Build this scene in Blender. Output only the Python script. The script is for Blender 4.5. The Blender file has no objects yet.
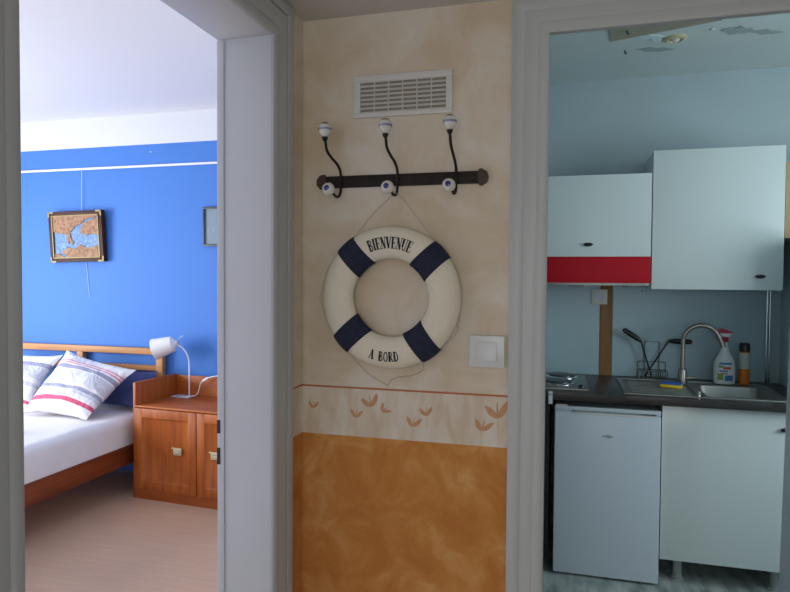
import bpy, bmesh, math, random
from mathutils import Vector, Matrix
random.seed(4)
PI = math.pi
C = bpy.context.scene.collection
S = bpy.context.scene

# ------------------------------------------------------------------ camera
yaw, pitch, roll = math.radians(15.2), math.radians(1.66), 0.0068
fw = Vector((-math.sin(yaw)*math.cos(pitch), math.cos(yaw)*math.cos(pitch), -math.sin(pitch)))
r0 = Vector((math.cos(yaw), math.sin(yaw), 0)); u0 = r0.cross(fw)
Rv = r0*math.cos(roll)+u0*math.sin(roll); Uv = -r0*math.sin(roll)+u0*math.cos(roll)
cam = bpy.data.cameras.new('camera'); co = bpy.data.objects.new('camera', cam); C.objects.link(co)
cam.sensor_fit = 'HORIZONTAL'; cam.sensor_width = 36; cam.lens = 36*618/790; cam.clip_start = .02
m = Matrix((Rv, Uv, -fw)).transposed().to_4x4(); m.translation = (0, 0, 1.48)
co.matrix_world = m
S.camera = co

# ------------------------------------------------------------------ world, lights, exposure
S.view_settings.view_transform = 'Standard'; S.view_settings.look = 'None'
S.view_settings.gamma = 1; S.view_settings.use_curve_mapping = False
S.view_settings.exposure = 0.0
W = bpy.data.worlds.new('world'); S.world = W; W.use_nodes = True
W.node_tree.nodes['Background'].inputs[0].default_value = (.72, .84, 1, 1)
W.node_tree.nodes['Background'].inputs[1].default_value = 1.0

def area(name, loc, direction, sx, sy, power, col, spread=180):
    l = bpy.data.lights.new(name, 'AREA'); l.shape = 'RECTANGLE'; l.size = sx; l.size_y = sy
    l.energy = power; l.color = col; l.spread = math.radians(spread)
    o = bpy.data.objects.new(name, l); C.objects.link(o); o.location = loc
    o.rotation_euler = Vector(direction).to_track_quat('-Z', 'Y').to_euler()
    return o
# daylight entering by the bedroom window (left wall), the kitchen window (right wall), plus an added hall fill lamp behind the camera
area('bedroom_daylight', (-5.30, 1.75, 1.32), (1, .1, -.10), 1.9, 1.4, 142, (.92, .95, 1))
area('kitchen_daylight', (2.42, 2.25, 1.72), (-1, .35, .05), 1.2, 1.1, 28.0, (.83, .95, 1))
area('hall_fill', (.1, -1.95, 1.45), (0, 1, 0), 1.2, 1.3, 13.2, (1, .99, .95))  # fill lamp, added for the soft light from behind the camera

# ------------------------------------------------------------------ materials
def mat(name, col, rough=.5, metal=0, spec=None, coat=0, alpha=None, trans=0, ior=None):
    m = bpy.data.materials.new(name); m.use_nodes = True
    b = m.node_tree.nodes['Principled BSDF']
    b.inputs['Base Color'].default_value = (*col, 1); b.inputs['Roughness'].default_value = rough
    b.inputs['Metallic'].default_value = metal
    if spec is not None: b.inputs['Specular IOR Level'].default_value = spec
    if coat: b.inputs['Coat Weight'].default_value = coat; b.inputs['Coat Roughness'].default_value = .05
    if trans: b.inputs['Transmission Weight'].default_value = trans
    return m
def nodes(m): return m.node_tree.nodes, m.node_tree.links, m.node_tree.nodes['Principled BSDF']
def ramp(nt, stops, interp='LINEAR'):
    r = nt.nodes.new('ShaderNodeValToRGB'); r.color_ramp.interpolation = interp
    e = r.color_ramp.elements
    while len(e) < len(stops): e.new(.5)
    for el, (p, c) in zip(e, stops): el.position = p; el.color = (*c, 1)
    return r
def noise_mat(name, stops, scale=(1, 1, 1), nscale=5, detail=4, rough=.6, bump=0, dist=0, coat=0, spec=.5, nrough=.55):
    m = mat(name, stops[0][1], rough, coat=coat, spec=spec); n, l, b = nodes(m)
    t = n.new('ShaderNodeTexCoord'); mp = n.new('ShaderNodeMapping'); mp.inputs['Scale'].default_value = scale
    ns = n.new('ShaderNodeTexNoise'); ns.inputs['Scale'].default_value = nscale; ns.inputs['Detail'].default_value = detail
    ns.inputs['Distortion'].default_value = dist; ns.inputs['Roughness'].default_value = nrough
    r = ramp(m.node_tree, stops)
    l.new(t.outputs['Object'], mp.inputs[0]); l.new(mp.outputs[0], ns.inputs[0]); l.new(ns.outputs['Fac'], r.inputs[0])
    l.new(r.outputs[0], b.inputs['Base Color'])
    if bump:
        bp = n.new('ShaderNodeBump'); bp.inputs['Strength'].default_value = bump; bp.inputs['Distance'].default_value = .01
        l.new(ns.outputs['Fac'], bp.inputs['Height']); l.new(bp.outputs[0], b.inputs['Normal'])
    return m

M = {}
def hall_paper():
    m = mat('sponged_wallpaper', (.6, .5, .4), .75, spec=.25); n, l, b = nodes(m); nt = m.node_tree
    t = n.new('ShaderNodeTexCoord'); sp = n.new('ShaderNodeSeparateXYZ'); l.new(t.outputs['Object'], sp.inputs[0])
    def mottle(sc, d, stops, off):
        mp = n.new('ShaderNodeMapping'); mp.inputs['Location'].default_value = off
        l.new(t.outputs['Object'], mp.inputs[0])
        a = n.new('ShaderNodeTexNoise'); a.inputs['Scale'].default_value = sc; a.inputs['Detail'].default_value = 6
        a.inputs['Distortion'].default_value = d; a.inputs['Roughness'].default_value = .6
        l.new(mp.outputs[0], a.inputs[0]); r = ramp(nt, stops); l.new(a.outputs['Fac'], r.inputs[0]); return r
    cream = mottle(7, .5, [(.34, (.66, .545, .39)), (.5, (.715, .62, .49)), (.58, (.745, .67, .55)), (.68, (.77, .72, .63))], (0, 0, 0))
    orange = mottle(9, .55, [(.36, (.54, .205, .045)), (.48, (.60, .25, .06)), (.56, (.65, .30, .085)), (.66, (.72, .39, .15))], (3, 1, 2))
    lt = n.new('ShaderNodeMath'); lt.operation = 'LESS_THAN'; lt.inputs[1].default_value = 1.13
    l.new(sp.outputs['Z'], lt.inputs[0])
    mx = n.new('ShaderNodeMix'); mx.data_type = 'RGBA'
    l.new(lt.outputs[0], mx.inputs[0]); l.new(cream.outputs[0], mx.inputs[6]); l.new(orange.outputs[0], mx.inputs[7])
    l.new(mx.outputs[2], b.inputs['Base Color'])
    return m
M['paper'] = hall_paper()
M['border'] = noise_mat('border_paper', [(.35, (.66, .53, .38)), (.5, (.72, .62, .49)), (.65, (.77, .71, .61))], (1.6, 1, .5), 14, 3, .7, dist=.4)
M['border_red'] = mat('border_red_line', (.52, .16, .06), .7)
M['flower_red'] = noise_mat('flower_red', [(.3, (.56, .27, .12)), (.7, (.64, .38, .21))], nscale=60)
M['flower_stem'] = mat('flower_stem', (.66, .50, .34), .8)
M['hallceil'] = noise_mat('hall_ceiling_paint', [(.3, (.62, .58, .54)), (.7, (.66, .62, .58))], nscale=3, rough=.8)
M['trimwhite'] = noise_mat('door_frame_paint', [(.3, (.49, .505, .515)), (.7, (.52, .535, .545))], nscale=4, rough=.38, spec=.4)
M['trimkit'] = noise_mat('kitchen_door_frame_paint', [(.3, (.50, .53, .525)), (.7, (.53, .56, .555))], nscale=4, rough=.4, spec=.4)
M['groove'] = mat('frame_groove_dark', (.34, .35, .34), .8)  # plain darker grey for casing groove, latch recess and logo
def blue_wall():
    m = mat('blue_wall_paint', (.04, .16, .62), .6, spec=.3); n, l, b = nodes(m); nt = m.node_tree
    t = n.new('ShaderNodeTexCoord'); sp = n.new('ShaderNodeSeparateXYZ'); l.new(t.outputs['Object'], sp.inputs[0])
    gt = n.new('ShaderNodeMath'); gt.operation = 'GREATER_THAN'; gt.inputs[1].default_value = 2.457
    l.new(sp.outputs['Z'], gt.inputs[0])
    mx = n.new('ShaderNodeMix'); mx.data_type = 'RGBA'
    mx.inputs[6].default_value = (.060, .20, .60, 1); mx.inputs[7].default_value = (.68, .71, .75, 1)
    l.new(gt.outputs[0], mx.inputs[0]); l.new(mx.outputs[2], b.inputs['Base Color'])
    return m
M['blue'] = blue_wall()
M['bedwhite'] = mat('bedroom_white_paint', (.76, .78, .82), .8)
def planks(name, c1, c2, c3, pw, pl, rough):
    m = mat(name, c1, rough); n, l, b = nodes(m); nt = m.node_tree
    t = n.new('ShaderNodeTexCoord'); br = n.new('ShaderNodeTexBrick')
    br.inputs['Color1'].default_value = (*c1, 1); br.inputs['Color2'].default_value = (*c2, 1); br.inputs['Mortar'].default_value = (*c3, 1)
    br.inputs['Scale'].default_value = 1; br.inputs['Brick Width'].default_value = pl; br.inputs['Row Height'].default_value = pw
    br.inputs['Mortar Size'].default_value = .0018; br.inputs['Mortar Smooth'].default_value = .3
    mp = n.new('ShaderNodeMapping'); mp.inputs['Scale'].default_value = (1.5, 14, 1)
    ns = n.new('ShaderNodeTexNoise'); ns.inputs['Scale'].default_value = 3; ns.inputs['Detail'].default_value = 6
    l.new(t.outputs['Object'], br.inputs[0]); l.new(t.outputs['Object'], mp.inputs[0]); l.new(mp.outputs[0], ns.inputs[0])
    r = ramp(nt, [(.3, (.94, .94, .94)), (.7, (1.05, 1.05, 1.05))]); l.new(ns.outputs['Fac'], r.inputs[0])
    mx = n.new('ShaderNodeMix'); mx.data_type = 'RGBA'; mx.blend_type = 'MULTIPLY'; mx.inputs[0].default_value = 1
    l.new(br.outputs[0], mx.inputs[6]); l.new(r.outputs[0], mx.inputs[7]); l.new(mx.outputs[2], b.inputs['Base Color'])
    return m
M['bedfloor'] = planks('pale_laminate', (.58, .39, .27), (.565, .375, .26), (.52, .345, .24), .07, .6, .5)
M['kitfloor'] = noise_mat('grey_vinyl_floor', [(.34, (.20, .23, .23)), (.5, (.36, .40, .39)), (.66, (.50, .54, .50))], (4, 1.2, 1), 5, 5, .4)
M['hallside'] = mat('hall_side_wall_paint', (.66, .70, .70), .7)
M['hallfloor'] = planks('hall_laminate', (.36, .32, .28), (.34, .30, .26), (.27, .23, .2), .09, .8, .5)
M['kitwall'] = noise_mat('kitchen_blue_grey_paint', [(.3, (.42, .51, .54)), (.7, (.45, .54, .57))], nscale=2, rough=.7)
M['kitceil'] = noise_mat('kitchen_ceiling_paint', [(.3, (.57, .65, .64)), (.7, (.61, .69, .68))], nscale=2, rough=.8)
M['splash'] = noise_mat('splash_panel', [(.3, (.36, .50, .56)), (.7, (.42, .56, .62))], nscale=2, rough=.35)
M['blank'] = mat('plain_plaster', (.6, .6, .6), .8)
def wood(name, dark, mid, light, axis='Z', rough=.35, sc=1.0, coat=.3):
    s = {'X': (1.2, 16, 16), 'Y': (16, 1.2, 16), 'Z': (16, 16, 1.2)}[axis]
    return noise_mat(name, [(.25, dark), (.5, mid), (.75, light)], tuple(a*sc for a in s), 1.6, 5, rough, dist=.6, coat=coat)
M['cherry'] = wood('cherry_wood', (.25, .048, .006), (.37, .088, .010), (.46, .135, .020), 'Z', .5, coat=0)
M['cherryX'] = wood('cherry_wood_horizontal', (.25, .048, .006), (.37, .088, .010), (.46, .135, .020), 'X', .5, coat=0)
M['bedwood'] = wood('stained_bed_wood', (.13, .024, .006), (.21, .045, .010), (.28, .072, .018), 'Y', .5, coat=0)
M['pine'] = wood('honey_pine', (.38, .15, .04), (.49, .22, .068), (.58, .29, .10), 'X', .5, coat=0)
M['brownstrip'] = wood('brown_bare_strip', (.20, .09, .035), (.27, .13, .05), (.33, .16, .07), 'Z', .7, coat=0)
M['plywood'] = wood('tan_board', (.46, .33, .17), (.55, .40, .22), (.60, .46, .27), 'Z', .7, coat=0)
M['sheet'] = noise_mat('white_sheet', [(.3, (.80, .79, .80)), (.7, (.86, .85, .86))], nscale=8, rough=.9, bump=.3)
M['navy'] = noise_mat('navy_cotton', [(.3, (.035, .05, .16)), (.7, (.05, .07, .21))], nscale=20, rough=.9)
M['navy_cloth'] = noise_mat('navy_strap_cloth', [(.3, (.010, .014, .035)), (.7, (.018, .024, .055))], nscale=90, rough=.9, bump=.2)
M['ringwhite'] = noise_mat('cream_ring_cloth', [(.3, (.78, .71, .56)), (.7, (.82, .76, .62))], nscale=120, rough=.8, bump=.15)
M['ink'] = mat('black_ink', (.015, .02, .03), .8)
M['rope'] = noise_mat('thin_cord', [(.3, (.46, .38, .28)), (.7, (.58, .50, .39))], nscale=300, rough=.9)
M['iron'] = noise_mat('dark_brown_iron', [(.3, (.014, .010, .009)), (.7, (.030, .021, .018))], nscale=60, rough=.6, spec=.25)
M['rust'] = noise_mat('aged_iron', [(.3, (.035, .018, .013)), (.7, (.07, .035, .024))], nscale=90, rough=.55)
M['porcelain'] = mat('porcelain', (.72, .70, .66), .15, coat=.5)
M['paleband'] = mat('faded_blue_band', (.22, .24, .36), .2, coat=.5)
M['cobalt'] = mat('cobalt_glaze', (.02, .03, .22), .15, coat=.5)
M['plastic'] = mat('white_plastic', (.70, .69, .66), .35)
M['switchplastic'] = mat('switch_plastic', (.68, .71, .71), .3)
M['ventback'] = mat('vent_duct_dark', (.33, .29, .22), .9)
M['lampwhite'] = mat('lamp_white', (.85, .85, .87), .4)
M['lampgrey'] = mat('lamp_grey', (.55, .58, .66), .4)
M['lampmetal'] = mat('lamp_metal', (.66, .70, .78), .35, metal=.4)
M['chrome'] = mat('chrome', (.85, .85, .85), .12, metal=1)
M['brass'] = mat('brass', (.75, .66, .40), .35, metal=.5)
M['brushed'] = mat('brushed_steel', (.40, .37, .33), .38, metal=1)
M['steel'] = mat('sink_steel', (.36, .36, .34), .42, metal=1)
M['gloss'] = mat('glossy_white_front', (.68, .76, .75), .35, spec=.35)
M['glossdoor'] = mat('glossy_sink_front', (.64, .70, .69), .16, spec=.4)
M['carcass'] = mat('white_carcass', (.62, .68, .68), .5)
M['fridge'] = mat('fridge_white', (.60, .67, .74), .35)
M['legs'] = mat('grey_leg', (.36, .40, .40), .5)
M['rackwire'] = mat('dark_wire', (.17, .20, .21), .4)
M['leafwhite'] = mat('door_leaf_white', (.84, .86, .90), .4)
M['sidewhite'] = mat('pale_blue_board', (.66, .76, .82), .5)
M['trimlining_lit'] = noise_mat('door_lining_lit_paint', [(.3, (.59, .61, .65)), (.7, (.62, .64, .68))], nscale=4, rough=.4, spec=.4)  # lighter, bluer copy of the frame paint, standing in for bedroom bounce light
M['red'] = mat('hood_red', (.48, .006, .018), .45, spec=.2)
M['black'] = mat('black_plastic', (.012, .012, .014), .3)
M['blackmatt'] = mat('black_gap_fill', (.01, .01, .012), .6)
M['counter'] = noise_mat('dark_brown_worktop', [(.3, (.022, .019, .019)), (.7, (.042, .035, .033))], (3, 30, 30), 3, 4, .35)
M['sponge_y'] = mat('sponge_yellow', (.75, .55, .03), .9); M['sponge_b'] = mat('sponge_blue', (.03, .12, .50), .9)
M['bottle'] = mat('bottle_white', (.72, .74, .74), .3); M['trig'] = mat('trigger_red', (.55, .02, .05), .3)
M['lab1'] = mat('label_blue', (.06, .20, .50), .4); M['lab2'] = mat('label_red', (.60, .08, .03), .4); M['lab3'] = mat('label_green', (.25, .38, .10), .4)
M['orange'] = mat('can_orange', (.62, .17, .008), .3); M['canlab'] = mat('can_label', (.50, .55, .50), .4)
M['sea'] = noise_mat('map_sea', [(.35, (.03, .11, .28)), (.5, (.065, .19, .41)), (.7, (.18, .32, .47))], nscale=45, rough=.5)
M['land'] = noise_mat('map_land', [(.3, (.13, .055, .022)), (.5, (.29, .14, .062)), (.7, (.44, .25, .13))], nscale=40, rough=.6)
M['framewood'] = mat('frame_dark_wood', (.05, .016, .010), .5, spec=.2); M['framegold'] = mat('frame_brass_corner', (.26, .20, .07), .5, metal=.3)
M['passepartout'] = mat('print_paper', (.17, .25, .30), .5); M['sketch'] = mat('print_lines', (.28, .38, .48), .6)
M['blackframe'] = mat('black_frame', (.015, .02, .03), .4)
M['rail'] = mat('picture_rail_white', (.75, .78, .84), .5)
M['wire'] = mat('nylon_line', (.60, .72, .92), .4)
M['glassfrost'] = mat('frosted_leaf_glass', (.62, .76, .76), .25); M['leafgrey'] = mat('peeled_paint_grey', (.36, .43, .41), .8)
M['hatch'] = mat('tan_ceiling_board', (.34, .32, .24), .8)
M['hook_dark'] = mat('small_dark_hook', (.02, .02, .02), .5)
def glass():
    m = mat('window_glass', (.9, .95, 1), .0, trans=1); return m
M['glass'] = glass()
M['gloss_panel'] = mat('white_panel', (.52, .60, .68), .4); M['panel_edge'] = mat('white_panel_edging', (.80, .82, .88), .4)

def stripes(name, stops, axis=1):
    m = mat(name, (.8, .8, .85), .9); n, l, b = nodes(m)
    u = n.new('ShaderNodeUVMap'); s = n.new('ShaderNodeSeparateXYZ'); l.new(u.outputs[0], s.inputs[0])
    r = ramp(m.node_tree, stops, 'CONSTANT'); l.new(s.outputs[axis], r.inputs[0]); l.new(r.outputs[0], b.inputs['Base Color'])
    t = n.new('ShaderNodeTexCoord'); ns = n.new('ShaderNodeTexNoise'); ns.inputs['Scale'].default_value = 11; ns.inputs['Distortion'].default_value = 1.5; l.new(t.outputs['Object'], ns.inputs[0])
    bp = n.new('ShaderNodeBump'); bp.inputs['Strength'].default_value = .5; bp.inputs['Distance'].default_value = .03; l.new(ns.outputs['Fac'], bp.inputs['Height']); l.new(bp.outputs[0], b.inputs['Normal'])
    return m
wh, pk, gb, gl, rd = (.82, .81, .85), (.72, .30, .36), (.34, .35, .47), (.60, .62, .70), (.66, .10, .20)
M['stripe'] = stripes('striped_pillowcase', [(0, wh), (.20, pk), (.225, wh), (.25, pk), (.27, wh), (.30, gb), (.37, wh), (.39, gl), (.58, wh), (.62, gb), (.67, gl), (.72, wh), (.80, rd), (.86, wh)])
M['stripe2'] = stripes('striped_pillowcase_turned', [(0, wh), (.22, gb), (.30, gl), (.52, wh), (.60, gl), (.66, wh), (.88, rd), (.93, wh)])
M['duvetmat'] = stripes('duvet_stripe', [(0, wh), (.90, (.80, .50, .54)), (.94, wh)])

# ------------------------------------------------------------------ mesh helpers
def new(): return bmesh.new()
def box(bm, x0, x1, y0, y1, z0, z1, mi=0, bev=0, mtx=None):
    vs = [bm.verts.new(Vector((x, y, z))) for x in (x0, x1) for y in (y0, y1) for z in (z0, z1)]
    fs = [bm.faces.new([vs[i] for i in q]) for q in ((0, 1, 3, 2), (4, 6, 7, 5), (0, 4, 5, 1), (2, 3, 7, 6), (0, 2, 6, 4), (1, 5, 7, 3))]
    for f in fs: f.material_index = mi
    if bev:
        es = list({e for f in fs for e in f.edges})
        r = bmesh.ops.bevel(bm, geom=es, offset=bev, segments=2, affect='EDGES', profile=.6)
        for f in r['faces']: f.material_index = mi
        vs = list({v for f in r['faces'] for v in f.verts} | {v for v in vs if v.is_valid})
    if mtx is not None:
        bmesh.ops.transform(bm, matrix=mtx, verts=[v for v in vs if v.is_valid])
    return bm
def smoothpath(pts, n=6):
    pts = [Vector(p) for p in pts]; out = []
    for i in range(len(pts)-1):
        p0 = pts[max(i-1, 0)]; p1 = pts[i]; p2 = pts[i+1]; p3 = pts[min(i+2, len(pts)-1)]
        for k in range(n):
            t = k/n
            out.append(.5*((2*p1)+(-p0+p2)*t+(2*p0-5*p1+4*p2-p3)*t*t+(-p0+3*p1-3*p2+p3)*t**3))
    out.append(pts[-1]); return out
def tube(bm, pts, r, seg=8, mi=0, smooth=0):
    if smooth: pts = smoothpath(pts, smooth)
    pts = [Vector(p) for p in pts]; n = len(pts)
    rs = r if isinstance(r, (list, tuple)) else [r]*n
    if len(rs) != n: rs = [rs[0]+(rs[-1]-rs[0])*i/(n-1) for i in range(n)]
    t0 = (pts[1]-pts[0]).normalized(); a = t0.orthogonal().normalized(); rings = []
    for i, p in enumerate(pts):
        t = (pts[min(i+1, n-1)]-pts[max(i-1, 0)])
        t = t.normalized() if t.length > 1e-9 else t0
        a = (a-t*a.dot(t)); a = a.normalized() if a.length > 1e-6 else t.orthogonal().normalized()
        b = t.cross(a)
        rings.append([bm.verts.new(p+(a*math.cos(2*PI*k/seg)+b*math.sin(2*PI*k/seg))*rs[i]) for k in range(seg)])
    for i in range(n-1):
        for k in range(seg):
            f = bm.faces.new([rings[i][k], rings[i][(k+1) % seg], rings[i+1][(k+1) % seg], rings[i+1][k]]); f.material_index = mi
    for rg in (rings[0][::-1], rings[-1]):
        f = bm.faces.new(rg); f.material_index = mi
    return bm
def lathe(bm, prof, base=(0, 0, 0), axis=(0, 0, 1), seg=20, mi=0, sx=1, sy=1):
    """prof: list of (radius, height[, material])"""
    q = Vector((0, 0, 1)).rotation_difference(Vector(axis).normalized()).to_matrix(); base = Vector(base); rings = []
    for p in prof:
        rings.append([bm.verts.new(base+q @ Vector((max(p[0], 1e-4)*math.cos(2*PI*k/seg)*sx, max(p[0], 1e-4)*math.sin(2*PI*k/seg)*sy, p[1]))) for k in range(seg)])
    for i in range(len(prof)-1):
        mm = prof[i][2] if len(prof[i]) > 2 else mi
        for k in range(seg):
            f = bm.faces.new([rings[i][k], rings[i][(k+1) % seg], rings[i+1][(k+1) % seg], rings[i+1][k]]); f.material_index = mm
    for rg, pi in ((rings[0][::-1], 0), (rings[-1], -1)):
        f = bm.faces.new(rg); f.material_index = (prof[pi][2] if len(prof[pi]) > 2 else mi)
    return bm
def prism(bm, poly, y0, y1, mi=0):
    """poly of (x,z) extruded from y0 to y1"""
    a = [bm.verts.new((x, y0, z)) for x, z in poly]; b = [bm.verts.new((x, y1, z)) for x, z in poly]
    n = len(poly); fs = [bm.faces.new(a), bm.faces.new(b[::-1])]
    for i in range(n): fs.append(bm.faces.new([a[i], b[i], b[(i+1) % n], a[(i+1) % n]]))
    for f in fs: f.material_index = mi
    return bm
def build(name, bm, mats, parent=None, smooth=40, uv=None):
    bmesh.ops.recalc_face_normals(bm, faces=bm.faces)
    me = bpy.data.meshes.new(name); bm.to_mesh(me); bm.free()
    for k in (mats if isinstance(mats, (list, tuple)) else [mats]): me.materials.append(M[k])
    if smooth:
        for p in me.polygons: p.use_smooth = True
        me.set_sharp_from_angle(angle=math.radians(smooth))
    o = bpy.data.objects.new(name, me); C.objects.link(o)
    if parent:
        o.parent = parent; o.matrix_parent_inverse = Matrix.Translation(-Vector(parent.location)) if parent.type == 'EMPTY' else Matrix.Identity(4)
    return o
def thing(name, label, cat, loc=(0, 0, 0), group=None):
    o = bpy.data.objects.new(name, None); C.objects.link(o); o.location = loc; o.empty_display_size = .05
    o['label'] = label; o['category'] = cat
    if group: o['group'] = group
    return o
def tag(o, label, cat, group=None):
    o['label'] = label; o['category'] = cat
    if group: o['group'] = group
    return o
def struct(name, bm, mats, label=None, smooth=40):
    o = build(name, bm, mats, smooth=smooth); o['kind'] = 'structure'
    if label: o['label'] = label
    return o
def boxes(*bs, bev=0):
    bm = new()
    for b in bs: box(bm, *b[:6], mi=(b[6] if len(b) > 6 else 0), bev=bev)
    return bm

# ------------------------------------------------------------------ the setting
HL, HR, HY0, HY1, HC = -.659, .98, -2.0, 1.5, 2.142      # hall
BX0, BY0, BY1, BC = -5.40, .15, 3.96, 2.68               # bedroom (right side is x=-.790)
KX1, KY0, KY1, KC = 2.50, 1.60, 3.80, 2.633             # kitchen
D1a, D1b, DH = .624, 1.316, 2.040                         # bedroom doorway
K1a, K1b, KH = -.038, .755, 2.052                         # kitchen doorway
# wall between hall and bedroom (doorway), two skins: hall side papered, bedroom side plain
struct('wall_left', boxes((-.73, HL, HY0, D1a, 0, 2.75), (-.73, HL, D1b, 1.5, 0, 2.75), (-.73, HL, D1a, D1b, DH, 2.75)), 'paper')
struct('wall_bedroom_right', boxes((-.790, -.73, BY0-.1, D1a, 0, 2.75), (-.790, -.73, D1b, BY1, 0, 2.75), (-.790, -.73, D1a, D1b, DH, 2.75)), 'bedwhite')
struct('wall_back', boxes((-.73, K1a-.03, 1.5, 1.55, 0, 2.75), (K1b+.03, 2.6, 1.5, 1.55, 0, 2.75), (K1a-.03, K1b+.03, 1.5, 1.55, KH+.05, 2.75)), 'paper')
struct('wall_kitchen_front', boxes((-.73, K1a-.03, 1.55, KY0, 0, 2.75), (K1b+.03, 2.6, 1.55, KY0, 0, 2.75), (K1a-.03, K1b+.03, 1.55, KY0, KH+.08, 2.75)), 'kitwall')
struct('wall_right', boxes((HR, HR+.1, HY0, 1.5, 0, 2.75)), 'hallside')
# hall rear wall with a glazed opening added for the fill lamp
struct('wall_rear', boxes((HL-.1, HR+.1, HY0-.15, HY0, 0, .7), (HL-.1, HR+.1, HY0-.15, HY0, 2.1, 2.75), (HL-.1, -.55, HY0-.15, HY0, .7, 2.1), (.75, HR+.1, HY0-.15, HY0, .7, 2.1)), 'paper')
struct('floor_hall', boxes((HL-.14, HR+.1, HY0-.1, 1.6, -.1, 0)), 'hallfloor')
struct('ceiling_hall', boxes((HL, HR, HY0, 1.5, HC, HC+.05)), 'hallceil')
# bedroom
struct('wall_far', boxes((BX0-.1, -.73, BY1, BY1+.1, 0, 2.8)), 'blue')
struct('wall_bedroom_left', boxes((BX0-.12, BX0, BY0-.1, .8, 0, 2.8), (BX0-.12, BX0, 2.7, BY1, 0, 2.8), (BX0-.12, BX0, .8, 2.7, 0, .6), (BX0-.12, BX0, .8, 2.7, 2.05, 2.8)), 'bedwhite')
struct('wall_near', boxes((BX0-.1, -.73, BY0-.1, BY0, 0, 2.8)), 'bedwhite')
struct('floor_bedroom', boxes((BX0-.1, HL-.14, BY0-.1, BY1+.1, -.1, 0)), 'bedfloor')
struct('ceiling_bedroom', boxes((BX0-.1, -.73, BY0-.1, BY1+.1, BC, BC+.1)), 'bedwhite')
# kitchen
struct('wall_kitchen_back', boxes((-.73, KX1+.1, KY1, KY1+.1, 0, 2.75)), 'kitwall')
struct('wall_kitchen_right', boxes((KX1, KX1+.1, KY0, 1.65, 0, 2.75), (KX1, KX1+.1, 2.85, KY1, 0, 2.75), (KX1, KX1+.1, 1.65, 2.85, 0, 1.15), (KX1, KX1+.1, 1.65, 2.85, 2.3, 2.75)), 'kitwall')
struct('wall_kitchen_left', boxes((-.73, -.66, KY0, KY1, 0, 2.75)), 'kitwall')
struct('floor_kitchen', boxes((-.73, KX1+.1, KY0, KY1+.1, -.1, 0)), 'kitfloor')
struct('ceiling_kitchen', boxes((-.73, KX1+.1, KY0, KY1+.1, KC, KC+.1)), 'kitceil')

def window(name, plane, c, a0, a1, z0, z1):
    bm = new(); w = .05
    def b(p0, p1, q0, q1, mi=0):
        t = .02 if mi == 0 else .003
        if plane == 'X': box(bm, c-t, c+t, p0, p1, q0, q1, mi)
        else: box(bm, p0, p1, c-t, c+t, q0, q1, mi)
    b(a0, a1, z0, z0+w); b(a0, a1, z1-w, z1); b(a0, a0+w, z0+w, z1-w); b(a1-w, a1, z0+w, z1-w)
    mid = (a0+a1)/2; b(mid-w/2, mid+w/2, z0+w, z1-w)
    o = struct(name, bm, ['trimwhite', 'glass'])
    bm = new(); b(a0+w, mid-w/2, z0+w, z1-w, 1); b(mid+w/2, a1-w, z0+w, z1-w, 1)
    g = build('window_glass', bm, ['glass', 'glass'], o)
window('window_1', 'X', BX0-.08, .8, 2.7, .6, 2.05)
window('window_2', 'X', KX1+.06, 1.65, 2.85, 1.15, 2.3)
window('window_3', 'Y', HY0-.1, -.55, .75, .7, 2.1)  # unseen hall window, added to hold the fill lamp

# bedroom door frame: lining in the opening plus moulded casing on the hall side
def casing_profile(w, gr=.004):      # (distance from the opening, projection): rounded inner edge, flat, groove, outer bead
    return [(0, 0), (0, .006), (.004, .010), (.012, .0125), (.022, .012), (.026, .0105), (.030, .012), (w*.60, .012), (w*.615, gr), (w*.64, gr), (w*.655, .013), (w*.80, .016), (w*.93, .013), (w, .008), (w, 0)]
def casing(bm, plane, face, out, a0, a1, head, w, top, gr=.004):
    """casing around an opening [a0,a1] x [0,head] in a wall plane; mitred; out = direction sign of projection"""
    pr = casing_profile(w, gr); paths = []
    for d, h in pr:
        z = min(head+d, top)
        paths.append([(a0-d, 0, h), (a0-d, z, h), (a1+d, z, h), (a1+d, 0, h)])
    vs = []
    for pts in paths:
        row = []
        for a, z, h in pts:
            row.append(bm.verts.new((face+out*h, a, z) if plane == 'X' else (a, face+out*h, z)))
        vs.append(row)
    for i in range(len(vs)-1):
        for k in range(3):
            f = bm.faces.new([vs[i][k], vs[i][k+1], vs[i+1][k+1], vs[i+1][k]]); f.material_index = 1 if i == 8 else 0
bm = new()
casing(bm, 'X', HL, 1, D1a, D1b, DH, .106, HC-.001)
struct('trim_1', bm, ['trimwhite', 'groove'])
# lining: reveals and soffit, with a stop bead near the bedroom side
e = .001
struct('door_1', boxes((-.796, HL+.002, D1b-e, D1b+.012, 0, DH), (-.796, HL+.002, D1a-.012, D1a+e, 0, DH), (-.796, HL+.002, D1a-.012, D1b+.012, DH-e, DH+.012),
       (-.796, -.778, D1b-.005, D1b, 0, DH-.005), (-.796, -.778, D1a, D1a+.005, 0, DH-.005), bev=.0015), 'trimlining_lit')
for z0, z1, lb in ((1.105, 1.137, 'upper black latch slot in the white bedroom door frame edge'), (1.030, 1.070, 'lower black latch slot in the white bedroom door frame edge')):
    tag(build('strike_plate', boxes((-.7965, -.788, D1b-.0062, D1b-.0048, z0, z1)), 'black'), lb, 'strike plate')
bm = new()
casing(bm, 'Y', 1.5, -1, K1a, K1b, KH, .086, HC-.001, .0115)
struct('trim_2', bm, ['trimkit', 'trimkit'])
struct('door_2', boxes((K1a-.03, K1a, 1.4985, 1.546, 0, KH), (K1b, K1b+.06, 1.4985, 1.512, 0, KH), (K1a-.06, K1b+.06, 1.4985, 1.512, KH, KH+.06), bev=.001), 'trimkit')
# bedroom baseboard
struct('baseboard_far', boxes((-1.78, -.790, BY1-.012, BY1, 0, .07)), 'bedwhite')

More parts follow.
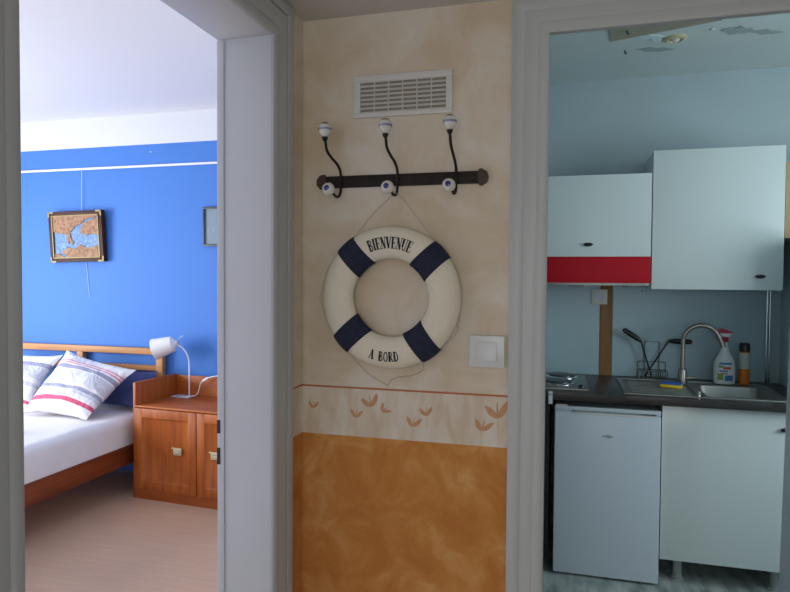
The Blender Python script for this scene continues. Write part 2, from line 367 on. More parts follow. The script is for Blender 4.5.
# wallpaper border with flowers
def flower(bm, x, z, s, lean, y, stem=True):
    """four or five petals opening upward like a lotus, in the wall plane"""
    b = Vector((x, y, z-s*.35)); L0 = math.radians(lean)
    def at(u, v): return b+Vector((s*(u*math.cos(L0)+v*math.sin(L0)), 0, s*(-u*math.sin(L0)+v*math.cos(L0))))
    for sg, reach, hi in ((-1, .62, .80), (1, .70, .95), (.25, .42, .98)):
        pts = []; n = 7
        for q in range(n+1):
            k = q/n; pts.append(at(sg*reach*math.sin(k*1.5), hi*(1-math.cos(k*1.5))))
        for q in range(n-1, 0, -1):
            k = q/n; wq = .30*math.sin(PI*k)**.7
            pts.append(at(sg*(reach*math.sin(k*1.5)-wq*.9), hi*(1-math.cos(k*1.5))+wq*.8))
        vs = [bm.verts.new(p+Vector((0, -.00005*abs(sg)*(2 if sg < 0 else 1), 0))) for p in pts]
        f = bm.faces.new(vs); f.material_index = 2
    if stem:
        b = Vector((x, y, z-s*.35)); q = [b+Vector((-.0008, 0, 0)), b+Vector((.0008, 0, 0)), b+Vector((.003-lean*.0001, 0, -s*1.1)), b+Vector((.0018-lean*.0001, 0, -s*1.1))]
        f = bm.faces.new([bm.verts.new(p) for p in q]); f.material_index = 3
bm = boxes((HL, K1a-.086, 1.499, 1.5, 1.072, 1.195), (HL, K1a-.086, 1.4985, 1.5, 1.195, 1.1995, 1))
for fx, fz, s, ln, st in ((-.628, 1.146, .022, 5, 0), (-.511, 1.130, .026, 10, 0), (-.468, 1.163, .036, -15, 1), (-.440, 1.150, .024, 48, 0), (-.360, 1.118, .030, 10, 1), (-.325, 1.146, .026, -5, 1), (-.188, 1.121, .034, 15, 1), (-.148, 1.158, .044, -8, 1)):
    flower(bm, fx, fz, s, ln, 1.4984, st)
struct('trim_3', bm, ['border', 'border_red', 'flower_red', 'flower_stem'], smooth=0)
struct('trim_4', boxes((HL, HL+.001, D1b+.106, 1.499, 1.072, 1.195), (HL, HL+.0015, D1b+.106, 1.499, 1.195, 1.1995, 1)), ['border', 'border_red'], smooth=0)

# ------------------------------------------------------------------ hall: vent grille
t = thing('vent_grille', 'white rectangular air vent grille high on the cream wall', 'vent', (-.392, 1.5, 1.882))
x0, x1, z0, z1 = -.517, -.266, 1.883, 1.987
gx0, gx1, gz0, gz1 = -.500, -.281, 1.895, 1.972
build('frame', boxes((x0, x1, 1.492, 1.5, gz1, z1), (x0, x1, 1.492, 1.5, z0, gz0), (x0, gx0, 1.492, 1.5, gz0, gz1), (gx1, x1, 1.492, 1.5, gz0, gz1), bev=.0012), 'plastic', t)
bm = new()
for i in range(8):
    z = gz0+(gz1-gz0)*i/7
    vs = [(gx0, 1.4935, z-.0028), (gx1, 1.4935, z-.0028), (gx1, 1.4985, z+.0022), (gx0, 1.4985, z+.0022)]
    a = [bm.verts.new(v) for v in vs]; b_ = [bm.verts.new((v[0], v[1]+.0006, v[2]+.0024)) for v in vs]
    bm.faces.new(a); bm.faces.new(b_[::-1])
    for k in range(4): bm.faces.new([a[k], b_[k], b_[(k+1) % 4], a[(k+1) % 4]])
for i in range(1, 6):
    x = gx0+(gx1-gx0)*i/6
    box(bm, x-.0011, x+.0011, 1.494, 1.4985, gz0, gz1)
build('louvre', bm, 'plastic', t)
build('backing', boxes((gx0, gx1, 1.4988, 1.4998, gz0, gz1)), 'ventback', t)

# light switch
t = thing('light_switch', 'square white light switch on the cream wall beside the lifebuoy', 'light switch', (-.175, 1.5, 1.266))
bm = boxes((-.2175, -.1325, 1.491, 1.5, 1.266, 1.343), bev=.003)
build('plate', bm, 'switchplastic', t)
bm = new(); mtx = Matrix.Translation((-.1755, 1.4905, 1.3035)) @ Matrix.Rotation(math.radians(-4), 4, 'X')
box(bm, -.0235, .0235, -.003, .003, -.0225, .0225, bev=.0012, mtx=mtx)
build('rocker', bm, 'switchplastic', t)
build('rocker_surround', boxes((-.2005, -.1505, 1.4897, 1.4912, 1.2792, 1.3285), bev=.0004), 'plastic', t)

# ------------------------------------------------------------------ coat rack
t = thing('coat_rack', 'dark iron coat rack with three hooks and porcelain knobs', 'coat rack', (-.4, 1.5, 1.709))
bz0, bz1 = 1.7095, 1.7395
build('bar', boxes((-.598, -.195, 1.4925, 1.5, bz0, bz1), bev=.001), 'iron', t)
for sx, xe in ((-1, -.598), (1, -.195)):
    bm = new(); cx = xe+sx*.003; pts = []
    for k in range(90):
        a = 2*PI*k/90; r = .0192+.0014*abs(math.cos(4.5*a))
        x = r*math.cos(a); pts.append((cx-sx*.004+(x if x*sx > 0 else x*.30), 1.7245+r*math.sin(a)))
    prism(bm, pts, 1.4915, 1.4995)
    build('end_rosette', bm, 'rust', t)
    bm = new(); lathe(bm, [(.004, 0), (.0038, .0018), (.002, .0028), (.0003, .003)], (xe-sx*.018, 1.4925, 1.7245), (0, -1, 0), 12)
    build('screw', bm, 'rust', t)
for hx in (-.549, -.400, -.253):
    bm = new()
    ky = 1.378 if hx < -.3 else 1.396; dz = .005 if hx > -.3 else 0
    path = [(hx, ky, 1.816+dz), (hx, ky+.004, 1.802+dz), (hx, ky+.014, 1.783+dz), (hx, ky+.045, 1.772), (hx, 1.464, 1.762), (hx, 1.484, 1.748), (hx, 1.488, 1.728), (hx, 1.486, 1.700), (hx, 1.475, 1.686), (hx, 1.452, 1.682), (hx-.001, 1.436, 1.688), (hx-.003, 1.426, 1.693)]
    tube(bm, path, .0035, 8, smooth=5)
    lathe(bm, [(.003, -.004), (.0055, 0), (.0075, .006), (.004, .008)], (hx, ky, 1.806+dz), (0, 0, 1), 14)
    h = build('hook', bm, 'iron', t)
    bm = new()
    lathe(bm, [(.004, 0), (.009, .004), (.0130, .010), (.0152, .016, 1), (.0160, .0185, 1), (.0158, .0215, 0), (.0146, .026), (.0110, .0305, 2), (.0085, .033, 2), (.005, .0345, 2), (.0005, .035, 2)], (hx, ky, 1.812+dz), (0, 0, 1), 20)
    k = build('porcelain_knob', bm, ['porcelain', 'paleband', 'iron'], t)
    k.parent = h; k['label'] = 'white porcelain top knob with a blue band'
    bm = new(); R = .0158; pr = []
    for i in range(15):
        a = PI*i/14; pr.append((R*math.sin(a), -R*math.cos(a), 1 if i > 11 else 0))
    ax = Vector((0, -1, .08)); ax = Vector((.02, -1, .10))
    lathe(bm, pr, (hx-.004, 1.412, 1.695), ax, 20)
    k = build('porcelain_ball', bm, ['porcelain', 'cobalt'], t); k.parent = h
    k['label'] = 'white porcelain ball with a blue dot'
for ob in [c for c in C.objects if c.name.startswith('porcelain_')]:
    ob.matrix_parent_inverse = Matrix.Identity(4)

# ------------------------------------------------------------------ lifebuoy
RC = Vector((-.4125, 1.4745, 1.4315)); RM, RA, RB = .1368, .0400, .0235
t = thing('lifebuoy', 'cream decorative lifebuoy with navy bands hung by a cord, reading BIENVENUE A BORD', 'lifebuoy', (RC.x, 1.5, RC.z-.178))
def tor(th, ph, k=1.0, dth=0):
    r = RM+RA*k*math.cos(ph)
    return Vector((RC.x+r*math.cos(th), RC.y-RB*k*math.sin(ph), RC.z+r*math.sin(th)))
bm = new(); N, K = 96, 28
g = [[bm.verts.new(tor(2*PI*i/N, 2*PI*j/K)) for j in range(K)] for i in range(N)]
for i in range(N):
    for j in range(K):
        bm.faces.new([g[i][j], g[(i+1) % N][j], g[(i+1) % N][(j+1) % K], g[i][(j+1) % K]])
ring = build('ring_body', bm, 'ringwhite', t, smooth=80)
for ang in (42, 131.5, 223, 307.5):
    bm = new(); A = math.radians(ang); rows = []
    for j in range(K):
        ph = 2*PI*j/K; r = RM+RA*1.08*math.cos(ph); hw = math.asin(.0275/r)
        col = []
        for s_, kk in ((-1, .97), (-1, 1.07), (-.5, 1.09), (0, 1.09), (.5, 1.09), (1, 1.07), (1, .97)):
            col.append(bm.verts.new(tor(A+hw*s_, ph, kk)))
        rows.append(col)
    for j in range(K):
        for q in range(6): bm.faces.new([rows[j][q], rows[j][q+1], rows[(j+1) % K][q+1], rows[(j+1) % K][q]])
    build('strap', bm, 'navy_cloth', t, smooth=60)
# lettering: narrow serif capitals drawn as strokes (units: height 1)
T, H_ = .22, .075
def arc(cx, cy, rx, ry, a0, a1, n=10): return [(cx+rx*math.cos(math.radians(a0+(a1-a0)*i/n)), cy+ry*math.sin(math.radians(a0+(a1-a0)*i/n))) for i in range(n+1)]
def ser(x, y, w=.30): return ([(x-w/2, y), (x+w/2, y)], .06)
G = {
 'B': (.58, [([(.16, 0), (.16, 1)], T), ser(.14, .03), ser(.14, .97), (arc(.22, .75, .22, .22, 90, -90), .11), (arc(.22, .26, .28, .24, 90, -90), .12), ]),
 'I': (.36, [([(.18, 0), (.18, 1)], T), ser(.18, .03), ser(.18, .97)]),
 'E': (.58, [([(.16, 0), (.16, 1)], T), ser(.14, .03), ser(.14, .97), ([(.16, .97), (.52, .97)], .06), ([(.16, .03), (.54, .03)], .06), ([(.16, .5), (.42, .5)], .06), ([(.50, .99), (.52, .76)], .06), ([(.52, .01), (.55, .26)], .06), ([(.42, .6), (.42, .4)], .05)]),
 'N': (.66, [([(.14, 0), (.14, 1)], .07), ([(.54, 0), (.54, 1)], .07), ([(.12, .99), (.54, .02)], T), ser(.14, .03, .24), ser(.54, .97, .24), ser(.10, .97, .18)]),
 'V': (.62, [([(.10, 1), (.32, .02)], T), ([(.54, 1), (.33, .02)], .075), ser(.11, .97, .30), ser(.53, .97, .22)]),
 'U': (.64, [([(.15, 1), (.15, .28)], T), ([(.51, 1), (.51, .28)], .075), (arc(.33, .28, .18, .25, 180, 360), .10), ser(.15, .97, .30), ser(.51, .97, .24)]),
 'A': (.62, [([(.10, 0), (.31, 1)], .075), ([(.52, 0), (.32, 1)], T), ([(.18, .33), (.45, .33)], .06), ser(.11, .03, .22), ser(.51, .03, .30)]),
 'O': (.62, [(arc(.31, .5, .21, .46, 0, 360, 20), .12)]),
 'R': (.62, [([(.16, 0), (.16, 1)], T), ser(.14, .03), ser(.14, .97), (arc(.22, .74, .23, .23, 90, -90), .12), ([(.28, .5), (.52, .03)], .15), ser(.54, .03, .14)]),
 'D': (.64, [([(.16, 0), (.16, 1)], T), ser(.14, .03), ser(.14, .97), (arc(.20, .5, .34, .47, 90, -90, 14), .12)]),
}
def surf(th, r):
    q = max(-.98, min(.98, (r-RM)/RA))
    return Vector((RC.x+r*math.cos(th), RC.y-RB*math.sqrt(1-q*q)-.0007, RC.z+r*math.sin(th)))
def lettering(word, th_start, th_end, rbase, h, up):
    """up=1: tops outward, read clockwise; up=-1: tops inward, read counter-clockwise along the bottom"""
    adv = [(.55 if c == ' ' else G[c][0]) for c in word]; tot = sum(adv); x = 0
    bm = new()
    for c, w in zip(word, adv):
        if c != ' ':
            for pts, wd in G[c][1]:
                dense = []
                for i in range(len(pts)-1):
                    L = math.dist(pts[i], pts[i+1]); n = max(1, int(L/.12))
                    dense += [(pts[i][0]+(pts[i+1][0]-pts[i][0])*k/n, pts[i][1]+(pts[i+1][1]-pts[i][1])*k/n) for k in range(n)]
                dense.append(pts[-1]); prev = None
                for i, p in enumerate(dense):
                    a = dense[max(0, i-1)]; b_ = dense[min(len(dense)-1, i+1)]
                    d = Vector((b_[0]-a[0], b_[1]-a[1])).normalized(); nn = Vector((-d.y, d.x))*wd/2
                    vs = []
                    for s_ in (-1, 0, 1):
                        gx, gy = p[0]+nn.x*s_, p[1]+nn.y*s_
                        th = math.radians(th_start+(th_end-th_start)*(x+gx)/tot)
                        vs.append(bm.verts.new(surf(th, rbase+up*h*gy)))
                    if prev:
                        for q in (0, 1): bm.faces.new([prev[q], prev[q+1], vs[q+1], vs[q]])
                    prev = vs
        x += w
    return bm
lt = build('lettering', lettering('BIENVENUE', 112.5, 64.0, .1205, .0290, 1), 'ink', t, smooth=0)
lt['label'] = 'black serif word BIENVENUE'
lt = build('lettering', lettering('A BORD', 251, 281, .1570, .0245, -1), 'ink', t, smooth=0)
lt['label'] = 'black serif words A BORD'
def outer(a, k=1.06, y=1.474):
    a = math.radians(a); r = (RM+RA)*k; return (RC.x+r*math.cos(a), y, RC.z+r*math.sin(a))
hookp = (-.400, 1.470, 1.680)
bm = new()
tube(bm, [outer(121, 1.01), (-.46, 1.472, 1.637), (-.405, 1.468, 1.686)], .0010, 6, smooth=5)
tube(bm, [(-.405, 1.468, 1.686), (-.398, 1.467, 1.688), (-.392, 1.468, 1.686)], .0010, 6)
tube(bm, [(-.392, 1.468, 1.686), (-.345, 1.472, 1.628), outer(52, 1.01)], .0010, 6, smooth=5)
build('hanging_cord', bm, 'rope', t)
bm = new()
tube(bm, [outer(142, 1.0), outer(158, 1.02), outer(176, 1.035), outer(182, 1.06), outer(187, 1.03), outer(200, 1.02), outer(212, 1.0)], .0010, 6, smooth=5)
tube(bm, [outer(230, 1.0), (-.475, 1.485, 1.240), (-.425, 1.49, 1.211), (-.421, 1.49, 1.2085)], .0010, 6, smooth=5)
tube(bm, [(-.421, 1.49, 1.2085), (-.414, 1.49, 1.222), (-.395, 1.488, 1.232), (-.36, 1.484, 1.238), (-.33, 1.48, 1.255), outer(298, 1.0)], .0010, 6, smooth=5)
tube(bm, [outer(313, 1.0), outer(326, 1.02), outer(334, 1.05), outer(340, 1.02), outer(10, 1.015), outer(32, 1.0)], .0010, 6, smooth=5)
build('grab_cord', bm, 'rope', t)

# ------------------------------------------------------------------ bedroom: bed
t = thing('bed', 'wooden double bed with slatted headboard against the blue wall', 'bed', (-3.55, 2.9, 0))
bx0, bx1 = -4.27, -2.815
build('side_rail', boxes((-2.85, -2.82, 1.95, 3.90, .208, .335), bev=.004), 'bedwood', t)
build('side_rail', boxes((-4.25, -4.22, 1.95, 3.90, .208, .335), bev=.004), 'bedwood', t)
build('foot_rail', boxes((-4.25, -2.82, 1.92, 1.95, .18, .40), bev=.004), 'cherryX', t)
for x in (-2.85, -4.27): build('leg', boxes((x-.01, x+.04, 1.90, 1.95, 0, .42), bev=.004), 'bedwood', t)
hb = build('headboard', boxes((-4.34, -2.81, 3.90, 3.94, .905, .952), (-4.27, -2.87, 3.905, 3.935, .786, .824), (-4.27, -2.87, 3.905, 3.935, .56, .60), bev=.004), 'pine', t)
for x in (-2.875, -3.575, -4.30): build('headboard_post', boxes((x, x+.055, 3.90, 3.94, 0 if x != -3.575 else .56, .905), bev=.004), 'pine', t)
bm = new()
for i in range(12): box(bm, -4.22, -2.85, 2.0+i*.155, 2.07+i*.155, .30, .32)
build('slats', bm, 'pine', t)
def softbox(x0, x1, y0, y1, z0, z1, rad, amp, seed):
    rnd = random.Random(seed); bm = new(); ph = [rnd.uniform(0, 6) for _ in range(6)]; grid = {}
    nx, ny, nz = 36, 44, 8
    def V(i, j, k):
        if (i, j, k) not in grid:
            p = Vector((x0+(x1-x0)*i/nx, y0+(y1-y0)*j/ny, z0+(z1-z0)*k/nz))
            q = Vector((min(max(p.x, x0+rad), x1-rad), min(max(p.y, y0+rad), y1-rad), min(max(p.z, z0+rad*.4), z1-rad)))
            d = p-q
            if d.length > 1e-6 and k > 1: p = q+d.normalized()*rad
            w = amp*(math.sin(p.x*9+ph[0]+2*math.sin(p.y*5+ph[1]))+.6*math.sin(p.y*17+ph[2]+3*math.sin(p.x*7+ph[3])))
            top = max(0, (p.z-z0)/(z1-z0)); p.z += w*top
            if i == nx: p.x += amp*.8*math.sin(p.y*23+p.z*30)*math.sin(PI*top)
            grid[(i, j, k)] = bm.verts.new(p)
        return grid[(i, j, k)]
    for i in range(nx):
        for j in range(ny):
            for k in (0, nz): bm.faces.new([V(i, j, k), V(i+1, j, k), V(i+1, j+1, k), V(i, j+1, k)])
    for i in range(nx):
        for k in range(nz):
            for j in (0, ny): bm.faces.new([V(i, j, k), V(i+1, j, k), V(i+1, j, k+1), V(i, j, k+1)])
    for j in range(ny):
        for k in range(nz):
            for i in (0, nx): bm.faces.new([V(i, j, k), V(i, j+1, k), V(i, j+1, k+1), V(i, j, k+1)])
    return bm
build('mattress', softbox(-4.22, -2.832, 1.97, 3.89, .322, .530, .055, .0028, 1), 'sheet', t, smooth=80)
DVY = 1.02
# duvet: folds towards the foot
bm = new(); nx, ny = 40, 40; gv = []
uvl = bm.loops.layers.uv.new('UVMap'); uvs = {}
for side in (1, 0):
    layer = []
    for i in range(nx+1):
        row = []
        for j in range(ny+1):
            u, v = i/nx, j/ny; x = -4.20+u*1.02; y = 1.98+v*DVY
            ed = min(1, min(u, 1-u, v, 1-v)/.06); th = .008+.045*math.sqrt(ed)
            z = .537+(th*(1+.25*math.sin(x*11+2*math.sin(y*6))*math.sin(y*9+1)) if side else 0)
            vv = bm.verts.new((x, y, z)); uvs[vv] = (u, v); row.append(vv)
        layer.append(row)
    gv.append(layer)
for L in gv:
    for i in range(nx):
        for j in range(ny): bm.faces.new([L[i][j], L[i+1][j], L[i+1][j+1], L[i][j+1]])
def rim(a, b):
    for k in range(len(a)-1): bm.faces.new([a[k], a[k+1], b[k+1], b[k]])
rim(gv[0][0], gv[1][0]); rim(gv[0][-1], gv[1][-1]); rim([r[0] for r in gv[0]], [r[0] for r in gv[1]]); rim([r[-1] for r in gv[0]], [r[-1] for r in gv[1]])
for f in bm.faces:
    for lp in f.loops: lp[uvl].uv = uvs[lp.vert]
tag(build('duvet', bm, 'duvetmat', smooth=80), 'white duvet with a faint pink stripe lying on the bed', 'duvet')

def cushion(name, A, B, Cc, D, thick, material, n=24, bow=.06, seed=0):
    """pillow between corners A (top left), B (top right), Cc (bottom right), D (bottom left)"""
    A, B, Cc, D = map(Vector, (A, B, Cc, D)); bm = new(); uvl = bm.loops.layers.uv.new('UVMap'); uvs = {}
    nrm = (B-A).cross(D-A).normalized(); rnd = random.Random(seed); p = [rnd.uniform(0, 6) for _ in range(4)]
    def P(u, v, s):
        uu = u+bow*math.sin(PI*v)*(.5-u)*2*abs(2*u-1)**2; vv = v+bow*math.sin(PI*u)*(.5-v)*2*abs(2*v-1)**2
        q = (A*(1-uu)+B*uu)*(1-vv)+(D*(1-uu)+Cc*uu)*vv
        e = max(0, math.sin(PI*u)*math.sin(PI*v)); h = thick/2*e**.55
        h *= 1+.08*math.sin(9*u+p[0]+3*v)+.07*math.sin(12*v+p[1]-4*u)+.05*math.sin(21*u+9*v+p[2])*math.sin(PI*v)
        return q+nrm*h*s
    L = {}
    for s in (1, -1):
        for i in range(n+1):
            for j in range(n+1):
                edge = i in (0, n) or j in (0, n)
                if s == -1 and edge: L[(s, i, j)] = L[(1, i, j)]; continue
                v = bm.verts.new(P(i/n, j/n, s)); L[(s, i, j)] = v; uvs[v] = (i/n, j/n)
    for s in (1, -1):
        for i in range(n):
            for j in range(n):
                q = [L[(s, i, j)], L[(s, i+1, j)], L[(s, i+1, j+1)], L[(s, i, j+1)]]
                bm.faces.new(q if s == -1 else q[::-1])
    for f in bm.faces:
        for lp in f.loops: lp[uvl].uv = uvs[lp.vert]
    return build(name, bm, material, smooth=80)
tag(cushion('pillow', (-3.57, 3.80, .925), (-2.87, 3.68, .825), (-2.99, 3.34, .540), (-3.49, 3.32, .566), .21, 'stripe', seed=2), 'striped white pillow leaning in front, nearest the wooden cabinet', 'pillow')
tag(cushion('pillow', (-4.16, 3.80, .885), (-3.605, 3.80, .888), (-3.56, 3.43, .556), (-4.12, 3.43, .556), .15, 'stripe2', seed=5), 'striped white pillow behind, cut off by the door frame on the left', 'pillow')
tag(cushion('pillow', (-3.40, 3.872, .800), (-2.83, 3.872, .790), (-2.845, 3.66, .560), (-3.40, 3.70, .560), .11, 'navy', seed=7), 'plain navy pillow tucked behind the striped one', 'pillow')

# ------------------------------------------------------------------ bedroom: cabinet
t = thing('cabinet', 'reddish wooden low cabinet with two panelled doors and raised sides', 'cabinet', (-2.28, 3.7, 0))
cx0, cx1, cy0, cy1 = -2.755, -1.80, 3.50, 3.93
build('side_panel', boxes((cx0, cx0+.020, cy0, cy1, 0, .773), bev=.002), 'cherry', t)
build('side_panel', boxes((cx1-.020, cx1, cy0, cy1, 0, .773), bev=.002), 'cherry', t)
build('back_panel', boxes((cx0+.021, cx1-.021, cy1-.012, cy1, .04, .765), bev=.002), 'cherryX', t)
build('cabinet_top', boxes((cx0+.021, cx1-.021, cy0-.002, cy1-.021, .610, .622), bev=.0015), 'cherryX', t)
build('plinth', boxes((cx0+.021, cx1-.021, cy0-.002, cy0+.016, 0, .066), bev=.002), 'cherryX', t)
build('cabinet_bottom', boxes((cx0+.021, cx1-.021, cy0+.02, cy1-.021, .05, .066)), 'cherryX', t)
def panel_door(x0, x1, z0, z1, ymount, lx):
    bm = new(); w = .058; y0, y1 = ymount, ymount+.018
    box(bm, x0, x0+w, y0, y1, z0, z1, bev=.002); box(bm, x1-w, x1, y0, y1, z0, z1, bev=.002)
    box(bm, x0+w, x1-w, y0, y1, z0, z0+w, bev=.002); box(bm, x0+w, x1-w, y0, y1, z1-w, z1, bev=.002)
    # moulded inner edge then the field
    a0, a1, b0, b1 = x0+w, x1-w, z0+w, z1-w; g = .014
    o_ = [bm.verts.new(v) for v in ((a0, y0+.002, b0), (a1, y0+.002, b0), (a1, y0+.002, b1), (a0, y0+.002, b1))]
    i_ = [bm.verts.new(v) for v in ((a0+g, y0+.011, b0+g), (a1-g, y0+.011, b0+g), (a1-g, y0+.011, b1-g), (a0+g, y0+.011, b1-g))]
    for k in range(4): bm.faces.new([o_[k], o_[(k+1) % 4], i_[(k+1) % 4], i_[k]])
    bm.faces.new(i_)
    d = build('door', bm, 'cherry', t)
    bm = new(); zc = .350
    box(bm, lx-.040, lx+.036, y0-.003, y0, zc+.012, zc+.022, bev=.001)
    box(bm, lx-.026, lx+.036, y0-.003, y0, zc-.026, zc+.012, 0, bev=.001)
    box(bm, lx-.014, lx+.028, y0-.0038, y0-.003, zc-.018, zc+.006, 1)
    box(bm, lx-.006, lx+.026, y0-.009, y0-.0038, zc-.012, zc-.002, 0, bev=.001)
    h = build('latch', bm, ['brass', 'groove'], d); h.matrix_parent_inverse = Matrix.Identity(4)
    h['label'] = 'small brass latch plate'
    h.matrix_parent_inverse = d.matrix_world.inverted() if False else Matrix.Identity(4)
panel_door(-2.730, -2.248, .070, .607, 3.484, -2.394)
panel_door(-2.242, -1.824, .070, .607, 3.484, -2.108)
t.rotation_euler.z = math.radians(-3.5); t.location = Vector(t.location)+Vector((.010, -.030, 0))

# desk lamp
t = thing('desk_lamp', 'white desk lamp with a tilted shade standing on the wooden cabinet', 'lamp', (-2.548, 3.82, .622))
build('base', boxes((-2.680, -2.535, 3.800, 3.872, .6225, .632), bev=.003), 'lampmetal', t)
bm = new()
tube(bm, [(-2.548, 3.83, .63), (-2.548, 3.83, .74), (-2.548, 3.83, .86), (-2.554, 3.828, .905), (-2.574, 3.824, .950), (-2.604, 3.818, .982), (-2.632, 3.812, .996)], .0058, 10, smooth=6)
build('pole', bm, 'lampmetal', t)
bm = new(); ax = Vector((-.165, -.05, -.052)).normalized(); nb = Vector((-2.660, 3.808, 1.004))
lathe(bm, [(.010, -.030), (.016, -.028), (.026, -.012), (.050, .000), (.055, .004), (.063, .05), (.072, .115), (.076, .140), (.074, .140), (.067, .11), (.050, .008), (.02, .004)], nb, ax, 28)
build('lamp_shade', bm, 'lampwhite', t, smooth=35)
bm = new(); lathe(bm, [(.012, .02), (.012, .05), (.024, .07), (.028, .09), (.02, .11), (.004, .118)], nb, ax, 16)
build('bulb', bm, 'lampwhite', t)
bm = new(); lathe(bm, [(.019, -.034), (.019, -.006)], nb, ax, 16); tube(bm, [(-2.645, 3.812, 1.02), (-2.60, 3.82, 1.058), (-2.592, 3.82, 1.061)], .003, 8)
build('tilt_joint', bm, 'lampgrey', t)
bm = new()
tube(bm, [(-2.54, 3.84, .630), (-2.52, 3.85, .633), (-2.50, 3.86, .650), (-2.488, 3.862, .69), (-2.478, 3.862, .722), (-2.462, 3.862, .738)], .003, 8, smooth=5)
tube(bm, [(-2.415, 3.862, .765), (-2.38, 3.860, .775), (-2.30, 3.855, .785), (-2.22, 3.85, .76), (-2.15, 3.84, .68), (-2.1, 3.83, .632)], .003, 8, smooth=5)
build('power_cord', bm, 'lampwhite', t)
bm = new(); tube(bm, [(-2.466, 3.862, .735), (-2.455, 3.862, .742), (-2.425, 3.862, .759), (-2.412, 3.862, .766)], [.004, .009, .009, .004], 8)
build('cord_switch', bm, 'lampwhite', t)

# ------------------------------------------------------------------ bedroom wall: rail and pictures
bm = boxes((BX0, -.790, 3.946, 3.96, 2.288, 2.304), bev=.002)
tag(build('picture_rail', bm, 'rail'), 'thin white picture rail across the top of the blue wall', 'picture rail')
t = thing('framed_map', 'small framed relief map of land and sea hanging on the blue wall', 'picture', (-3.59, 3.96, 1.58))
mtx = Matrix.Translation((-3.580, 3.925, 1.780)) @ Matrix.Rotation(math.radians(-1.2), 4, 'Y') @ Matrix.Rotation(math.radians(3), 4, 'X')
w, h, f_ = .243, .193, .030
bm = new()
for b in ((-w, w, -.02, .02, h-f_, h), (-w, w, -.02, .02, -h, -h+f_), (-w, -w+f_, -.02, .02, -h+f_, h-f_), (w-f_, w, -.02, .02, -h+f_, h-f_)): box(bm, *b, 0, .003, mtx)
build('frame', bm, 'framewood', t)
bm = new(); q = w-f_; r = h-f_
for b in ((-q, q, -.024, -.018, r-.007, r), (-q, q, -.024, -.018, -r, -r+.007), (-q, -q+.007, -.024, -.018, -r, r), (q-.007, q, -.024, -.018, -r, r)): box(bm, *b, 0, 0, mtx)
for sx in (-1, 1):
    for sz in (-1, 1):
        box(bm, min(sx*w, sx*(w-.05)), max(sx*w, sx*(w-.05)), -.0225, -.0195, min(sz*h, sz*(h-.012)), max(sz*h, sz*(h-.012)), 0, 0, mtx)
        box(bm, min(sx*w, sx*(w-.012)), max(sx*w, sx*(w-.012)), -.0225, -.0195, min(sz*h, sz*(h-.042)), max(sz*h, sz*(h-.042)), 0, 0, mtx)
g_ = build('gold_beading', bm, 'framegold', t); g_['label'] = 'gold inner beading and corner pieces'
bm = new(); box(bm, -q+.007, q-.007, -.012, -.004, -r+.007, r-.007, 0, 0, mtx)
build('sea_sheet', bm, 'sea', t)
bm = new(); U, V = q-.007, r-.007
def land(poly):
    # poly in 0..1 (x right, y down); wobbled coast
    pts = []
    for i in range(len(poly)):
        a, b = poly[i], poly[(i+1) % len(poly)]
        for k in range(4):
            x = a[0]+(b[0]-a[0])*k/4; y = a[1]+(b[1]-a[1])*k/4
            if .01 < x < .99 and .01 < y < .99: x += random.uniform(-.012, .012); y += random.uniform(-.014, .014)
            pts.append(((2*x-1)*U, (1-2*y)*V))
    n0 = len(bm.verts); prism(bm, pts, -.018, -.010); bm.verts.ensure_lookup_table()
    bmesh.ops.transform(bm, matrix=mtx, verts=bm.verts[n0:])
land([(0, 0), (.98, 0), (.97, .04), (.72, .10), (.62, .20), (.50, .24), (.40, .36), (.30, .44), (.16, .42), (.08, .40), (0, .38)])
land([(.30, .42), (.37, .40), (.40, .58), (.45, .66), (.40, .70), (.35, .60), (.33, .68), (.31, .56)])
land([(.66, .22), (.78, .12), (1, .06), (1, .46), (.86, .44), (.74, .47), (.62, .44), (.60, .34)])
land([(.14, .88), (.30, .76), (.45, .80), (.58, .70), (.72, .78), (1, .74), (1, 1), (.30, 1), (.26, .94)])
land([(0, .90), (.14, .93), (.22, 1), (0, 1)])
build('land_relief', bm, 'land', t, smooth=0)
bm = new(); tube(bm, [(-3.555, 3.944, 2.288), (-3.56, 3.948, 1.97)], .0018, 6)
build('hanging_line', bm, 'wire', t)
bm = new(); tube(bm, [(-3.53, 3.956, 1.60), (-3.515, 3.956, 1.46), (-3.500, 3.957, 1.315)], .0018, 6)
build('hanging_line', bm, 'wire', t)
t = thing('framed_print', 'small black framed pale print half hidden by the door frame', 'picture', (-2.32, 3.96, 1.70))
build('frame', boxes((-2.505, -2.13, 3.935, 3.955, 1.967, 1.982), (-2.505, -2.13, 3.935, 3.955, 1.700, 1.715), (-2.505, -2.490, 3.935, 3.955, 1.715, 1.967), (-2.145, -2.13, 3.935, 3.955, 1.715, 1.967), bev=.001), 'blackframe', t)
bm = boxes((-2.490, -2.145, 3.945, 3.95, 1.715, 1.967))
for k in range(14):
    x = -2.43+random.uniform(0, .2); z = 1.80+random.uniform(0, .12); box(bm, x, x+.005, 3.9443, 3.9452, z, z+random.uniform(.01, .04), 1)
build('print_sheet', bm, ['passepartout', 'sketch'], t)
bm = new(); lathe(bm, [(.006, 0), (.006, .003), (.002, .006), (.002, .012)], (-2.952, 3.96, 2.399), (0, -1, 0), 10)
tag(build('wall_plug', bm, 'rail'), 'tiny white plug in the blue wall above the rail', 'wall plug')

